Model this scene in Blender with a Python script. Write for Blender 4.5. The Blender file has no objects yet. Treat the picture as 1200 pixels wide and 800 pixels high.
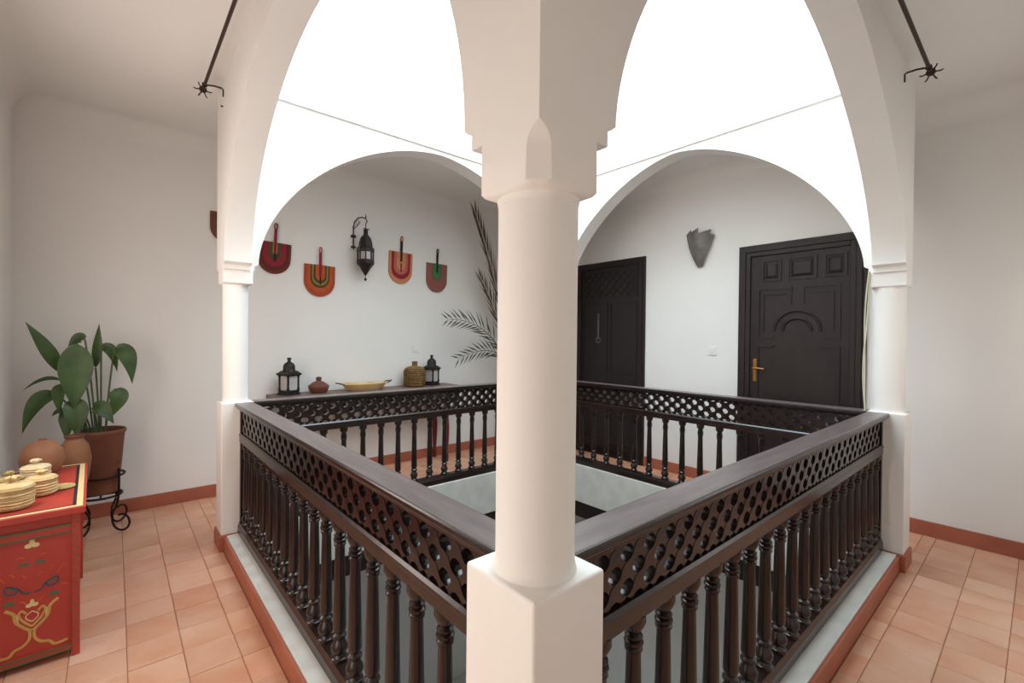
import bpy, math, random
from mathutils import Vector, Matrix
random.seed(7)
PI = math.pi
C = bpy.context.scene.collection
S = 0.85                      # drawing units -> metres, applied to every mesh and location at the end

# ------------------------------------------------------------------ camera, world, lights, exposure
sc = bpy.context.scene
yaw, pitch, roll = 0.8779, -0.0092, 0.0096
Fw = Vector((math.cos(yaw)*math.cos(pitch), math.sin(yaw)*math.cos(pitch), math.sin(pitch)))
Rt = Vector((math.sin(yaw), -math.cos(yaw), 0)); Up = Rt.cross(Fw)
Rr = math.cos(roll)*Rt + math.sin(roll)*Up; Ur = -math.sin(roll)*Rt + math.cos(roll)*Up
cam = bpy.data.objects.new('camera', bpy.data.cameras.new('camera')); C.objects.link(cam)
M = Matrix.Identity(4)
for i in range(3):
    M[i][0] = Rr[i]; M[i][1] = Ur[i]; M[i][2] = -Fw[i]
CAMP = Vector((-0.7174, -0.716, 1.6))
M.translation = CAMP*S
cam.matrix_world = M
cam.data.sensor_fit = 'HORIZONTAL'; cam.data.sensor_width = 36
FPX, CX, CY = 535.72, 578.8, 401.28
cam.data.lens = 36*FPX/1200
cam.data.shift_x = (600-CX)/1200; cam.data.shift_y = (CY-400)/1200
cam.data.clip_start = 0.02
sc.camera = cam

w = bpy.data.worlds.new('sky'); sc.world = w; w.use_nodes = True
w.node_tree.nodes['Background'].inputs[0].default_value = (0.86, 0.93, 1.0, 1)
w.node_tree.nodes['Background'].inputs[1].default_value = 1.2

W, D = 3.613, 3.2667          # column centres: near (0,0), right (W,0), left (0,D), far (W,D)
VW, XW = 4.555, 4.469         # fan wall, door wall
UL, VN = -1.34, -1.34         # walls on the camera's side
CEIL = 3.5
TOP = 5.9

def area(name, loc, rot, sx, sy, power, col):
    l = bpy.data.lights.new(name, 'AREA'); l.shape = 'RECTANGLE'; l.size = sx*S; l.size_y = sy*S
    l.energy = power; l.color = col
    o = bpy.data.objects.new(name, l); C.objects.link(o); o.location = Vector(loc)*S; o.rotation_euler = rot
    return o
LIGHTS = [
    area('skylight', (W/2, D/2, TOP-0.02), (0, 0, 0), W-0.25, D-0.25, 147, (0.75, 0.90, 1.0)),
    area('assumed_window_light', (UL+0.03, 0.55, 1.2), (0, -PI/2, 0), 1.6, 0.9, 8.4, (1.0, 0.86, 0.76)),  # added side light for the near column, from an assumed, unseen window
    area('added_fill_3', (UL+0.03, 2.45, 1.85), (0, -PI/2, 0), 1.4, 0.9, 15, (1.0, 0.86, 0.78)),  # added fill to brighten the left wall, set in an invented window
    area('added_fill_2', (3.3, VN+0.03, 1.8), (-PI/2, 0, PI), 1.2, 1.5, 5.6, (1.0, 0.96, 0.92)),  # added fill for the right walkway, no known source there
    area('added_fill_4', (-0.8, VN+0.03, 1.75), (-PI/2, 0, PI), 0.8, 1.4, 2.4, (1.0, 0.86, 0.75)),  # weak fill added behind the camera, its window is invented
]
vs = sc.view_settings
vs.view_transform = 'Standard'; vs.look = 'None'; vs.exposure = 0.27; vs.gamma = 1; vs.use_curve_mapping = False

# ------------------------------------------------------------------ materials
def lin(c):
    return tuple(((x/255)/12.92 if x/255 <= 0.04045 else ((x/255+0.055)/1.055)**2.4) for x in c)
MATS = {}
def mat(name, rgb, rough=0.6, var=0.12, scale=6, bump=0.0, metal=0.0, stretch=(1,1,1), rand=0.0, rgb2=None, bscale=None,
        trans=0.0, spec=0.5, wave=None, detail=4):
    if name in MATS: return MATS[name]
    m = bpy.data.materials.new(name); m.use_nodes = True; MATS[name] = m
    nt = m.node_tree; N = nt.nodes; L = nt.links; b = N['Principled BSDF']
    b.inputs['Roughness'].default_value = rough; b.inputs['Metallic'].default_value = metal
    b.inputs['Specular IOR Level'].default_value = spec
    if trans: b.inputs['Transmission Weight'].default_value = trans
    tc = N.new('ShaderNodeTexCoord'); mp = N.new('ShaderNodeMapping'); mp.inputs['Scale'].default_value = stretch
    L.new(tc.outputs['Object'], mp.inputs['Vector'])
    no = N.new('ShaderNodeTexNoise'); no.inputs['Scale'].default_value = scale; no.inputs['Detail'].default_value = detail
    oi = N.new('ShaderNodeObjectInfo')
    if rand:
        ad = N.new('ShaderNodeVectorMath'); ad.operation = 'ADD'
        sc_ = N.new('ShaderNodeMath'); sc_.operation = 'MULTIPLY'; sc_.inputs[1].default_value = 37.0
        L.new(oi.outputs['Random'], sc_.inputs[0]); L.new(mp.outputs[0], ad.inputs[0]); L.new(sc_.outputs[0], ad.inputs[1])
        L.new(ad.outputs[0], no.inputs['Vector'])
    else:
        L.new(mp.outputs[0], no.inputs['Vector'])
    c1 = lin(rgb); c2 = lin(rgb2) if rgb2 else tuple(x*(1-var*2) for x in c1)
    cr = N.new('ShaderNodeValToRGB'); cr.color_ramp.elements[0].position = 0.3; cr.color_ramp.elements[1].position = 0.7
    cr.color_ramp.elements[0].color = (*c2, 1); cr.color_ramp.elements[1].color = (*c1, 1)
    L.new(no.outputs['Fac'], cr.inputs[0]); out = cr.outputs[0]
    if rand:
        hs = N.new('ShaderNodeHueSaturation')
        mr = N.new('ShaderNodeMapRange'); mr.inputs['To Min'].default_value = 1-rand; mr.inputs['To Max'].default_value = 1+rand
        L.new(oi.outputs['Random'], mr.inputs['Value']); L.new(mr.outputs[0], hs.inputs['Value']); L.new(out, hs.inputs['Color'])
        out = hs.outputs[0]
    L.new(out, b.inputs['Base Color'])
    if bump:
        bp = N.new('ShaderNodeBump'); bp.inputs['Strength'].default_value = bump; bp.inputs['Distance'].default_value = 0.01
        if wave:
            wv = N.new('ShaderNodeTexWave'); wv.inputs['Scale'].default_value = wave[1]; wv.bands_direction = wave[0]
            wv.inputs['Distortion'].default_value = 1.5; L.new(mp.outputs[0], wv.inputs['Vector']); L.new(wv.outputs['Fac'], bp.inputs['Height'])
        else:
            n2 = N.new('ShaderNodeTexNoise'); n2.inputs['Scale'].default_value = bscale or scale*3; n2.inputs['Detail'].default_value = 5
            L.new(mp.outputs[0], n2.inputs['Vector']); L.new(n2.outputs['Fac'], bp.inputs['Height'])
        L.new(bp.outputs[0], b.inputs['Normal'])
    return m

plaster = mat('white_plaster', (238, 236, 232), 0.75, 0.02, 1.3, 0.08, bscale=14, spec=0.2)
plaster2 = mat('column_plaster', (240, 237, 232), 0.6, 0.02, 2.5, 0.06, bscale=20, spec=0.3)
marble = mat('pale_stone', (214, 213, 206), 0.35, 0.07, 9, 0.05)
terra = mat('terracotta_tile', (222, 178, 150), 0.34, 0.0, 3.5, 0.12, rand=0.08, rgb2=(204, 142, 108), bscale=18)
terra_edge = mat('terracotta_edging', (176, 102, 78), 0.45, 0.1, 5, 0.1)
grout = mat('grout', (172, 120, 96), 0.9, 0.1, 20)
wood = mat('dark_stained_wood', (43, 28, 24), 0.24, 0.15, 9, 0.06, stretch=(1, 1, 0.3), rgb2=(26, 17, 15), spec=0.6)
wood_top = mat('worn_sheen_rail_wood', (112, 100, 98), 0.32, 0.15, 14, 0.03, stretch=(0.3, 3, 1), rgb2=(84, 72, 70), spec=0.8)  # worn wood, greyed further to paint in reflected sky and wall light
wood_lat = mat('lattice_wood', (36, 24, 21), 0.22, 0.15, 12, 0.1, rgb2=(26, 18, 16), spec=0.6)
wood_door = mat('door_wood', (43, 33, 32), 0.45, 0.1, 8, 0.06, stretch=(1, 1, 0.25), rgb2=(32, 24, 23), spec=0.35)
wood_carved = mat('carved_door_wood', (30, 25, 23), 0.5, 0.1, 10, 0.1, rgb2=(24, 20, 19))
wood_mid = mat('worn_table_wood', (128, 100, 86), 0.45, 0.1, 7, 0.1, stretch=(0.4, 4, 1), rgb2=(92, 68, 58))
iron = mat('wrought_iron', (38, 26, 22), 0.55, 0.15, 25, 0.15, metal=0.4)
iron_grey = mat('lantern_metal', (52, 48, 47), 0.5, 0.2, 25, 0.2, metal=0.5)
pewter = mat('sconce_metal', (122, 118, 114), 0.5, 0.15, 14, 0.1, metal=0.1, rgb2=(96, 86, 80))
brass = mat('brass', (158, 116, 60), 0.42, 0.1, 20, metal=0.9)
silver = mat('silver_chain', (150, 145, 140), 0.35, 0.1, 20, metal=0.8)
frost = mat('frosted_glass', (220, 214, 210), 0.25, 0.05, 12, trans=0.2)
red = mat('red_paint', (184, 68, 56), 0.42, 0.06, 5, 0.04, rgb2=(174, 58, 48))
cream = mat('cream_paint', (232, 204, 150), 0.5, 0.05, 12)
black = mat('black_paint', (46, 36, 44), 0.45, 0.1, 12)
green = mat('green_paint', (92, 108, 74), 0.5, 0.1, 15)
gold = mat('gold_paint', (214, 170, 92), 0.5, 0.1, 20)
bluep = mat('blue_grey_paint', (70, 76, 98), 0.5, 0.1, 20)
orangep = mat('orange_paint', (214, 92, 46), 0.5, 0.1, 20)
straw = mat('woven_straw', (226, 200, 150), 0.8, 0.1, 30, 0.5, wave=('Z', 28), rgb2=(200, 168, 114))
straw2 = mat('bleached_straw', (232, 216, 182), 0.8, 0.1, 30, 0.5, wave=('Z', 28), rgb2=(208, 184, 142))
straw3 = mat('olive_straw', (196, 178, 118), 0.8, 0.1, 30, 0.5, wave=('Z', 28), rgb2=(166, 144, 90))
wicker = mat('wicker', (150, 116, 66), 0.75, 0.15, 30, 0.8, wave=('Z', 22), rgb2=(104, 76, 42))
clay = mat('clay', (124, 74, 60), 0.7, 0.12, 10, 0.1, rgb2=(98, 56, 46))
clay_tan = mat('tan_clay', (152, 104, 70), 0.7, 0.12, 8, 0.1, rgb2=(124, 80, 54))
potmat = mat('terracotta_pot', (132, 82, 60), 0.75, 0.12, 7, 0.1, rgb2=(104, 62, 46))
soil = mat('soil', (52, 38, 30), 0.95, 0.2, 30, 0.5)
leafm = mat('leaf_green', (66, 94, 38), 0.42, 0.1, 9, 0.0, rand=0.2, rgb2=(46, 70, 28))
stemm = mat('stem_green', (74, 96, 58), 0.5, 0.1, 9)
palmm = mat('palm_green', (84, 90, 64), 0.6, 0.15, 12, rgb2=(58, 64, 46))
palmdry = mat('palm_brown', (104, 84, 58), 0.7, 0.15, 12, rgb2=(70, 56, 40))
trayw = mat('tray_straw', (222, 192, 142), 0.75, 0.08, 14, 0.3, rgb2=(204, 168, 116))
switchm = mat('switch_plastic', (236, 234, 230), 0.4, 0.02, 5)
cablem = mat('cable_cream', (204, 202, 180), 0.5, 0.05, 10)
redleg = mat('red_stained_leg', (112, 34, 32), 0.4, 0.12, 12)
rodm = mat('rod_iron', (66, 44, 34), 0.45, 0.2, 20, metal=0.4)

# ------------------------------------------------------------------ mesh helpers
class MB:
    def __init__(s): s.v = []; s.f = []
    def add(s, vs, fs):
        o = len(s.v); s.v += [tuple(p) for p in vs]; s.f += [tuple(i+o for i in f) for f in fs]; return s
    def box(s, x0, x1, y0, y1, z0, z1):
        return s.add([(x0,y0,z0),(x1,y0,z0),(x1,y1,z0),(x0,y1,z0),(x0,y0,z1),(x1,y0,z1),(x1,y1,z1),(x0,y1,z1)],
                     [(0,3,2,1),(4,5,6,7),(0,1,5,4),(1,2,6,5),(2,3,7,6),(3,0,4,7)])
    def prism(s, poly, a0, a1, axis='y'):
        """poly of (p,q) extruded along axis: 'y' -> (p,a,q), 'x' -> (a,p,q), 'z' -> (p,q,a)"""
        f = {'y': lambda p,q,a: (p,a,q), 'x': lambda p,q,a: (a,p,q), 'z': lambda p,q,a: (p,q,a)}[axis]
        n = len(poly)
        vs = [f(p,q,a0) for p,q in poly] + [f(p,q,a1) for p,q in poly]
        return s.add(vs, [tuple(range(n))[::-1], tuple(range(n, 2*n))] + [(i,(i+1)%n,(i+1)%n+n,i+n) for i in range(n)])
    def lathe(s, prof, seg=24, c=(0,0,0), rot=0.0, cap=True):
        n = len(prof); vs = []
        for r,z in prof:
            for k in range(seg):
                a = rot+2*PI*k/seg; vs.append((c[0]+r*math.cos(a), c[1]+r*math.sin(a), c[2]+z))
        fs = []
        for i in range(n-1):
            for k in range(seg):
                k2 = (k+1)%seg; fs.append((i*seg+k, i*seg+k2, (i+1)*seg+k2, (i+1)*seg+k))
        if cap: fs += [tuple(range(seg))[::-1], tuple((n-1)*seg+k for k in range(seg))]
        return s.add(vs, fs)
    def tube(s, pts, r, seg=8, closed=False):
        pts = [Vector(p) for p in pts]; n = len(pts); vs = []; up = Vector((0.137, 0.211, 0.968))
        for i,p in enumerate(pts):
            t = (pts[(i+1)%n]-pts[i-1]) if closed else (pts[min(i+1,n-1)]-pts[max(i-1,0)])
            t.normalize()
            a = t.cross(up)
            if a.length < 1e-3: a = t.cross(Vector((1,0,0)))
            a.normalize(); b = t.cross(a)
            rr = r[i] if isinstance(r, (list, tuple)) else r
            for k in range(seg):
                th = 2*PI*k/seg; vs.append(p+a*(rr*math.cos(th))+b*(rr*math.sin(th)))
        fs = []
        for i in range(n if closed else n-1):
            j = (i+1)%n
            for k in range(seg):
                k2 = (k+1)%seg; fs.append((i*seg+k, i*seg+k2, j*seg+k2, j*seg+k))
        if not closed: fs += [tuple(range(seg))[::-1], tuple((n-1)*seg+k for k in range(seg))]
        return s.add(vs, fs)
    def xf(s, m):
        s.v = [tuple(m @ Vector(p)) for p in s.v]; return s
    def mesh(s, name, m, smooth=False):
        me = bpy.data.meshes.new(name); me.from_pydata(s.v, [], s.f); me.update()
        if m: me.materials.append(m)
        if smooth:
            me.polygons.foreach_set('use_smooth', [True]*len(me.polygons))
            try: me.set_sharp_from_angle(angle=math.radians(38))
            except Exception: pass
        return me
    def obj(s, name, m, parent=None, loc=None, smooth=False, bevel=0):
        return link(name, s.mesh(name, m, smooth), parent, loc, bevel)
def link(name, me, parent=None, loc=None, bevel=0, rz=0):
    o = bpy.data.objects.new(name, me); C.objects.link(o)
    if parent: o.parent = parent
    if loc: o.location = loc
    if rz: o.rotation_euler[2] = rz
    if bevel:
        b = o.modifiers.new('bevel', 'BEVEL'); b.width = bevel; b.segments = 3; b.limit_method = 'ANGLE'
    return o
def tag(o, label, cat=None, group=None, kind=None):
    o['label'] = label
    if cat: o['category'] = cat
    if group: o['group'] = group
    if kind: o['kind'] = kind
    return o
def thing(name, label, cat, loc=(0,0,0), rz=0, group=None, kind=None):
    o = bpy.data.objects.new(name, None); C.objects.link(o); o.location = loc; o.rotation_euler[2] = rz; o.empty_display_size = 0.1
    return tag(o, label, cat, group, kind)
def copy_tree(o, parent=None):
    c = o.copy(); C.objects.link(c); c.parent = parent
    for ch in list(o.children): copy_tree(ch, c)
    return c
def struct(o, label, cat): return tag(o, label, cat, kind='structure')
def B(*a): return MB().box(*a)
def arc(cx, cy, r, a0, a1, n): return [(cx+r*math.cos(a0+(a1-a0)*i/n), cy+r*math.sin(a0+(a1-a0)*i/n)) for i in range(n+1)]

def project(p):
    d = Vector(p)-CAMP; z = d.dot(Fw)
    if z < 0.05: return None
    return CX+FPX*d.dot(Rr)/z, CY-FPX*d.dot(Ur)/z

# ================================================================== SETTING
# floor slab ring
fl = MB()
fl.box(UL, -0.075, VN, VW, -0.32, -0.006)
fl.box(-0.075, XW, VN, -0.075, -0.32, -0.006)
fl.box(-0.075, XW, D+0.075, VW, -0.32, -0.006)
fl.box(W+0.075, XW, -0.075, D+0.075, -0.32, -0.006)
floor = struct(fl.obj('floor', grout), 'terracotta tiled gallery floor running around the open courtyard', 'floor')
T0, TS, G = 0.222, 0.222, 0.0028
tiles = []; cache = {}
def cells(a, b, off):
    k = math.floor((a-off)/TS); out = []
    while off+k*TS < b-1e-6:
        lo, hi = max(a, off+k*TS), min(b, off+(k+1)*TS)
        if hi-lo > 0.03: out.append((lo, hi))
        k += 1
    return out
for (u0,u1,v0,v1) in ((UL,-0.092,VN,VW), (-0.092,XW,VN,-0.092), (-0.092,XW,D+0.092,VW), (W+0.092,XW,-0.092,D+0.092)):
    for a,b in cells(u0, u1, 2.663):
        for c,d in cells(v0, v1, -0.173): tiles.append((a,b,c,d))
def tile_mesh(w_, d_):
    k = (round(w_,3), round(d_,3))
    if k not in cache:
        e = 0.004; m = MB(); x, y = w_/2-G/2, d_/2-G/2
        m.add([(-x,-y,-0.006),(x,-y,-0.006),(x,y,-0.006),(-x,y,-0.006),(-x,-y,-0.002),(x,-y,-0.002),(x,y,-0.002),(-x,y,-0.002),
               (-x+e,-y+e,0),(x-e,-y+e,0),(x-e,y-e,0),(-x+e,y-e,0)],
              [(0,1,5,4),(1,2,6,5),(2,3,7,6),(3,0,4,7),(4,5,9,8),(5,6,10,9),(6,7,11,10),(7,4,8,11),(8,9,10,11)])
        cache[k] = m.mesh('tile', terra)
    return cache[k]
def seen(t):
    q = project(((t[0]+t[1])/2, (t[2]+t[3])/2, 0))
    return q is not None and -60 < q[0] < 1260 and -60 < q[1] < 870
vis = sorted([t for t in tiles if seen(t)], key=lambda t: ((t[0]+t[1])/2-CAMP.x)**2+((t[2]+t[3])/2-CAMP.y)**2)
near, rest = vis[:300], vis[300:]+[t for t in tiles if not seen(t)]
for (a,b,c,d) in near:
    link('tile', tile_mesh(b-a, d-c), floor, ((a+b)/2, (c+d)/2, random.uniform(-0.0012, 0.0008)))
st = MB()
for (a,b,c,d) in rest: st.box(a+G/2, b-G/2, c+G/2, d-G/2, -0.006, 0)
o = st.obj('tile_field', terra, floor); o['kind'] = 'stuff'

# outer walls
struct(B(UL-0.15, XW+0.15, VW, VW+0.15, -3.2, CEIL+0.1).obj('wall_far_left', plaster), 'white plaster wall hung with straw fans and a lantern', 'wall')
struct(B(XW, XW+0.15, VN, VW, -3.2, CEIL+0.1).obj('wall_far_right', plaster), 'white plaster wall with the two dark doors', 'wall')
wl = MB()   # left wall with openings for the assumed window beside the camera and the added one
WV0, WV1, WZ0, WZ1 = 0.1, 1.0, 0.4, 2.0
YV0, YV1, YZ0, YZ1 = 2.0, 2.9, 1.15, 2.55
wl.box(UL-0.15, UL, VN-0.15, WV0, -3.2, CEIL+0.1); wl.box(UL-0.15, UL, WV1, YV0, -3.2, CEIL+0.1); wl.box(UL-0.15, UL, YV1, VW, -3.2, CEIL+0.1)
wl.box(UL-0.15, UL, YV0, YV1, -3.2, YZ0); wl.box(UL-0.15, UL, YV0, YV1, YZ1, CEIL+0.1)
wl.box(UL-0.15, UL, WV0, WV1, -3.2, WZ0); wl.box(UL-0.15, UL, WV0, WV1, WZ1, CEIL+0.1)
struct(wl.obj('wall_left', plaster), 'white plaster wall at the left end of the gallery', 'wall')
NU0, NU1, NZ0, NZ1 = 2.7, 3.9, 1.05, 2.55
MU0, MU1, MZ0, MZ1 = -1.2, -0.4, 1.05, 2.45  # openings cut for the two added fill windows
wn_ = MB(); wn_.box(UL, MU0, VN-0.15, VN, -3.2, CEIL+0.1); wn_.box(MU1, NU0, VN-0.15, VN, -3.2, CEIL+0.1); wn_.box(MU0, MU1, VN-0.15, VN, -3.2, MZ0); wn_.box(MU0, MU1, VN-0.15, VN, MZ1, CEIL+0.1); wn_.box(NU1, XW+0.15, VN-0.15, VN, -3.2, CEIL+0.1)
wn_.box(NU0, NU1, VN-0.15, VN, -3.2, NZ0); wn_.box(NU0, NU1, VN-0.15, VN, NZ1, CEIL+0.1)
struct(wn_.obj('wall_near', plaster), 'white plaster wall behind the viewer', 'wall')
# baseboards
struct(B(UL, XW, VW-0.016, VW, 0, 0.1226).obj('baseboard_far_left', terra_edge, bevel=0.003), 'terracotta skirting along the fan wall', 'baseboard')
struct(B(XW-0.016, XW, VN, VW-0.016, 0, 0.1226).obj('baseboard_far_right', terra_edge, bevel=0.003), 'terracotta skirting along the door wall', 'baseboard')
struct(B(UL, UL+0.016, VN, VW-0.016, 0, 0.1226).obj('baseboard_left', terra_edge), 'terracotta skirting along the left wall', 'baseboard')
struct(B(UL+0.016, XW-0.016, VN, VN+0.016, 0, 0.1226).obj('baseboard_near', terra_edge), 'terracotta skirting behind the viewer', 'baseboard')
# ceiling ring
ce = MB()
ce.box(UL, -0.1, VN, VW, CEIL, CEIL+0.12); ce.box(-0.1, XW, VN, -0.1, CEIL, CEIL+0.12)
ce.box(-0.1, XW, D+0.1, VW, CEIL, CEIL+0.12); ce.box(W+0.1, XW, -0.1, D+0.1, CEIL, CEIL+0.12)
struct(ce.obj('ceiling', plaster), 'white plaster ceiling over the gallery walk', 'ceiling')
# soft coves where the gallery walls meet the ceiling
def cove(name, p0, p1, inward, r=0.16):
    p0, p1, n = Vector(p0), Vector(p1), Vector(inward)
    pr = [(0.0,0.0)] + [(r-r*math.sin(a), -(r-r*math.cos(a))) for a in [PI/2*i/8 for i in range(9)]]
    # profile points run wall foot -> ceiling edge: offset inward d, drop h
    pts = [(0,0)]+[(r*(1-math.cos(a)), -r*(1-math.sin(a))) for a in [PI/2*i/8 for i in range(9)]]
    m = MB(); k = len(pts)
    m.add([p0+n*a+Vector((0,0,b)) for a,b in pts]+[p1+n*a+Vector((0,0,b)) for a,b in pts],
          [tuple(range(k)), tuple(range(k,2*k))[::-1]]+[(i,i+k,(i+1)%k+k,(i+1)%k) for i in range(k)])
    return struct(m.obj(name, plaster, smooth=True), 'soft plaster cove under the ceiling along '+name.split('|')[0], 'trim')
for nm, p0, p1, n, lb in (('trim_1', (UL,VW,CEIL), (XW,VW,CEIL), (0,-1,0), 'soft plaster cove between fan wall and ceiling'),
                      ('trim_2', (XW,VN,CEIL), (XW,VW,CEIL), (-1,0,0), 'soft plaster cove between door wall and ceiling'),
                      ('trim_3', (UL,VN,CEIL), (UL,VW,CEIL), (1,0,0), 'soft plaster cove between left wall and ceiling')):
    cove(nm, p0, p1, n)['label'] = lb

# arcade walls
def superel(c, a, n, zs_a, zs_b, apex, k=80):
    out = []
    for i in range(k+1):
        t = PI*i/k; x = -math.copysign(abs(math.cos(t))**(2/n), math.cos(t)); y = abs(math.sin(t))**(2/n)
        f = (x+1)/2; zs = zs_a+(zs_b-zs_a)*f
        out.append((c+a*x, zs+(apex-zs)*y))
    return out
def arcade(name, axis, t0, t1, s0, s1, Lw, zA, zB, apex, n, label, k1=0.112, k2=0.141):
    c = Lw/2; a = c-k2
    bot = [(s0, zA), (k1, zA), (k1, zA+0.034), (k1+0.012, zA+0.04), (k2, zA+0.052)]
    bot += superel(c, a, n, zA+0.056, zB+0.056, apex)
    bot += [(Lw-k2, zB+0.052), (Lw-k1-0.012, zB+0.04), (Lw-k1, zB+0.034), (Lw-k1, zB), (s1, zB)]
    top = 3.47; m = MB(); V = []; N = len(bot)
    P = (lambda s,t,z: (t,s,z)) if axis == 'v' else (lambda s,t,z: (s,t,z))
    for s,z in bot: V += [P(s,t0,z), P(s,t1,z), P(s,t0,top), P(s,t1,top)]
    F = []
    for i in range(N-1):
        a_, b_ = 4*i, 4*(i+1)
        F.append((a_, b_, b_+1, a_+1))
        if abs(bot[i][0]-bot[i+1][0]) > 1e-5: F += [(a_, a_+2, b_+2, b_), (a_+1, b_+1, b_+3, a_+3), (a_+2, a_+3, b_+3, b_+2)]
    F += [(0,1,3,2), (4*(N-1), 4*(N-1)+2, 4*(N-1)+3, 4*(N-1)+1)]
    m.add(V, F)
    if axis == 'u': m.f = [f[::-1] for f in m.f]
    return struct(m.obj(name, plaster2, smooth=True), label, 'wall')
arcade('wall_arcade_near_left', 'v', -0.1, 0.085, -0.1, D+0.17, D, 2.02, 2.10, 3.31, 1.9, 'white plaster arch from near column to left column')
arcade('wall_arcade_near_right', 'u', -0.1, 0.085, 0.085, W-0.09, W, 2.02, 2.10, 3.34, 1.62, 'white plaster arch from near column to right column')
arcade('wall_arcade_far_left', 'u', D-0.09, D+0.1, 0.085, W-0.09, W, 2.10, 2.10, 3.43, 1.76, 'bright white arch framing the wall of straw fans')
arcade('wall_arcade_far_right', 'v', W-0.09, W+0.1, -0.1, D+0.1, D, 2.10, 2.10, 3.44, 1.66, 'bright white arch framing the two dark doors')
# light-well walls above the arcade, slightly proud so that a thin shadow line shows
e = 0.02
struct(B(-0.1, 0.085+e, -0.1, D+0.1, 3.47, TOP).obj('wall_upper_near_left', plaster2), 'light well wall above the near left arch', 'wall')
struct(B(W-0.09-e, W+0.1, -0.1, D+0.1, 3.47, TOP).obj('wall_upper_far_right', plaster2), 'blown-out white light well wall above the door arch', 'wall')
struct(B(0.085+e, W-0.09-e, -0.1, 0.085+e, 3.47, TOP).obj('wall_upper_near_right', plaster2), 'light well wall above the near right arch', 'wall')
struct(B(0.085+e, W-0.09-e, D-0.09-e, D+0.1, 3.47, TOP).obj('wall_upper_far_left', plaster2), 'blown-out white light well wall above the fan arch', 'wall')
# curb with terracotta riser under each balustrade, its inner face is the slab edge
def curb(name, box, riser, label):
    o = struct(B(*box, -0.32, 0.117).obj(name, marble, bevel=0.004), label, 'curb')
    if riser: B(*riser, 0, 0.106).obj('riser', terra_edge, o, bevel=0.002)
    return o
curb('trim_4', (-0.075, 0.1, 0.122, D-0.122), (-0.091, -0.0752, 0.122, D-0.122), 'pale stone curb with terracotta edge under the near left balustrade')
curb('trim_5', (0.122, W-0.122, -0.075, 0.1), (0.122, W-0.122, -0.091, -0.0752), 'pale stone curb with terracotta edge under the near right balustrade')
curb('trim_6', (0.122, W-0.122, D-0.1, D+0.075), (0.122, W-0.122, D+0.0752, D+0.091), 'pale slab edge and curb under the balustrade below the fans')
curb('trim_7', (W-0.1, W+0.075, 0.122, D-0.122), (W+0.0752, W+0.091, 0.122, D-0.122), 'pale slab edge and curb under the balustrade below the doors')
bm_ = MB()
bm_.box(-0.09, 0.09, -0.09, D+0.09, -0.5, -0.322); bm_.box(W-0.09, W+0.09, -0.09, D+0.09, -0.5, -0.322)
bm_.box(0.09, W-0.09, -0.09, 0.09, -0.5, -0.322); bm_.box(0.09, W-0.09, D-0.09, D+0.09, -0.5, -0.322)
struct(bm_.obj('trim_8', wood), 'dark wooden beam ring under the gallery slab', 'beam')
struct(B(UL, XW, VN, VW, -3.3, -3.2).obj('floor_lower', marble), 'pale stone floor of the courtyard below', 'floor')

# windows on the viewer's side of the gallery (outside the frame); the first is assumed as source of the side light, the rest are added for fill light
def window(name, label, loc, rz, hw, hh):
    wn = thing(name, label, 'window', loc, rz, kind='structure')
    m = MB(); m.box(-0.03,0.03,-hw,-hw+0.05,0,hh); m.box(-0.03,0.03,hw-0.05,hw,0,hh); m.box(-0.03,0.03,-hw+0.05,hw-0.05,0,0.05); m.box(-0.03,0.03,-hw+0.05,hw-0.05,hh-0.05,hh); m.box(-0.02,0.02,-0.02,0.02,0.05,hh-0.05)
    m.obj('window_frame', plaster2, wn)
    for s_ in (-1, 1): B(-0.004, 0.004, min(s_*0.02, s_*(hw-0.05)), max(s_*0.02, s_*(hw-0.05)), 0.05, hh-0.05).obj('pane', frost, wn)
window('assumed_window_1', 'assumed white framed window, out of view in the left wall beside the viewer', (UL-0.08, (WV0+WV1)/2, WZ0), 0, (WV1-WV0)/2, WZ1-WZ0)  # unseen window, assumed and added to hold the side light
window('added_window_3', 'added white framed window above the red chest, made to carry fill light', (UL-0.08, (YV0+YV1)/2, YZ0), 0, (YV1-YV0)/2, YZ1-YZ0)
window('added_window_4', 'added narrow white framed window for fill light straight behind the viewer', ((MU0+MU1)/2, VN-0.08, MZ0), PI/2, (MU1-MU0)/2, MZ1-MZ0)
window('added_window_2', 'added wide white framed window for fill light in the wall behind the viewer', ((NU0+NU1)/2, VN-0.08, NZ0), PI/2, (NU1-NU0)/2, NZ1-NZ0)

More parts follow.
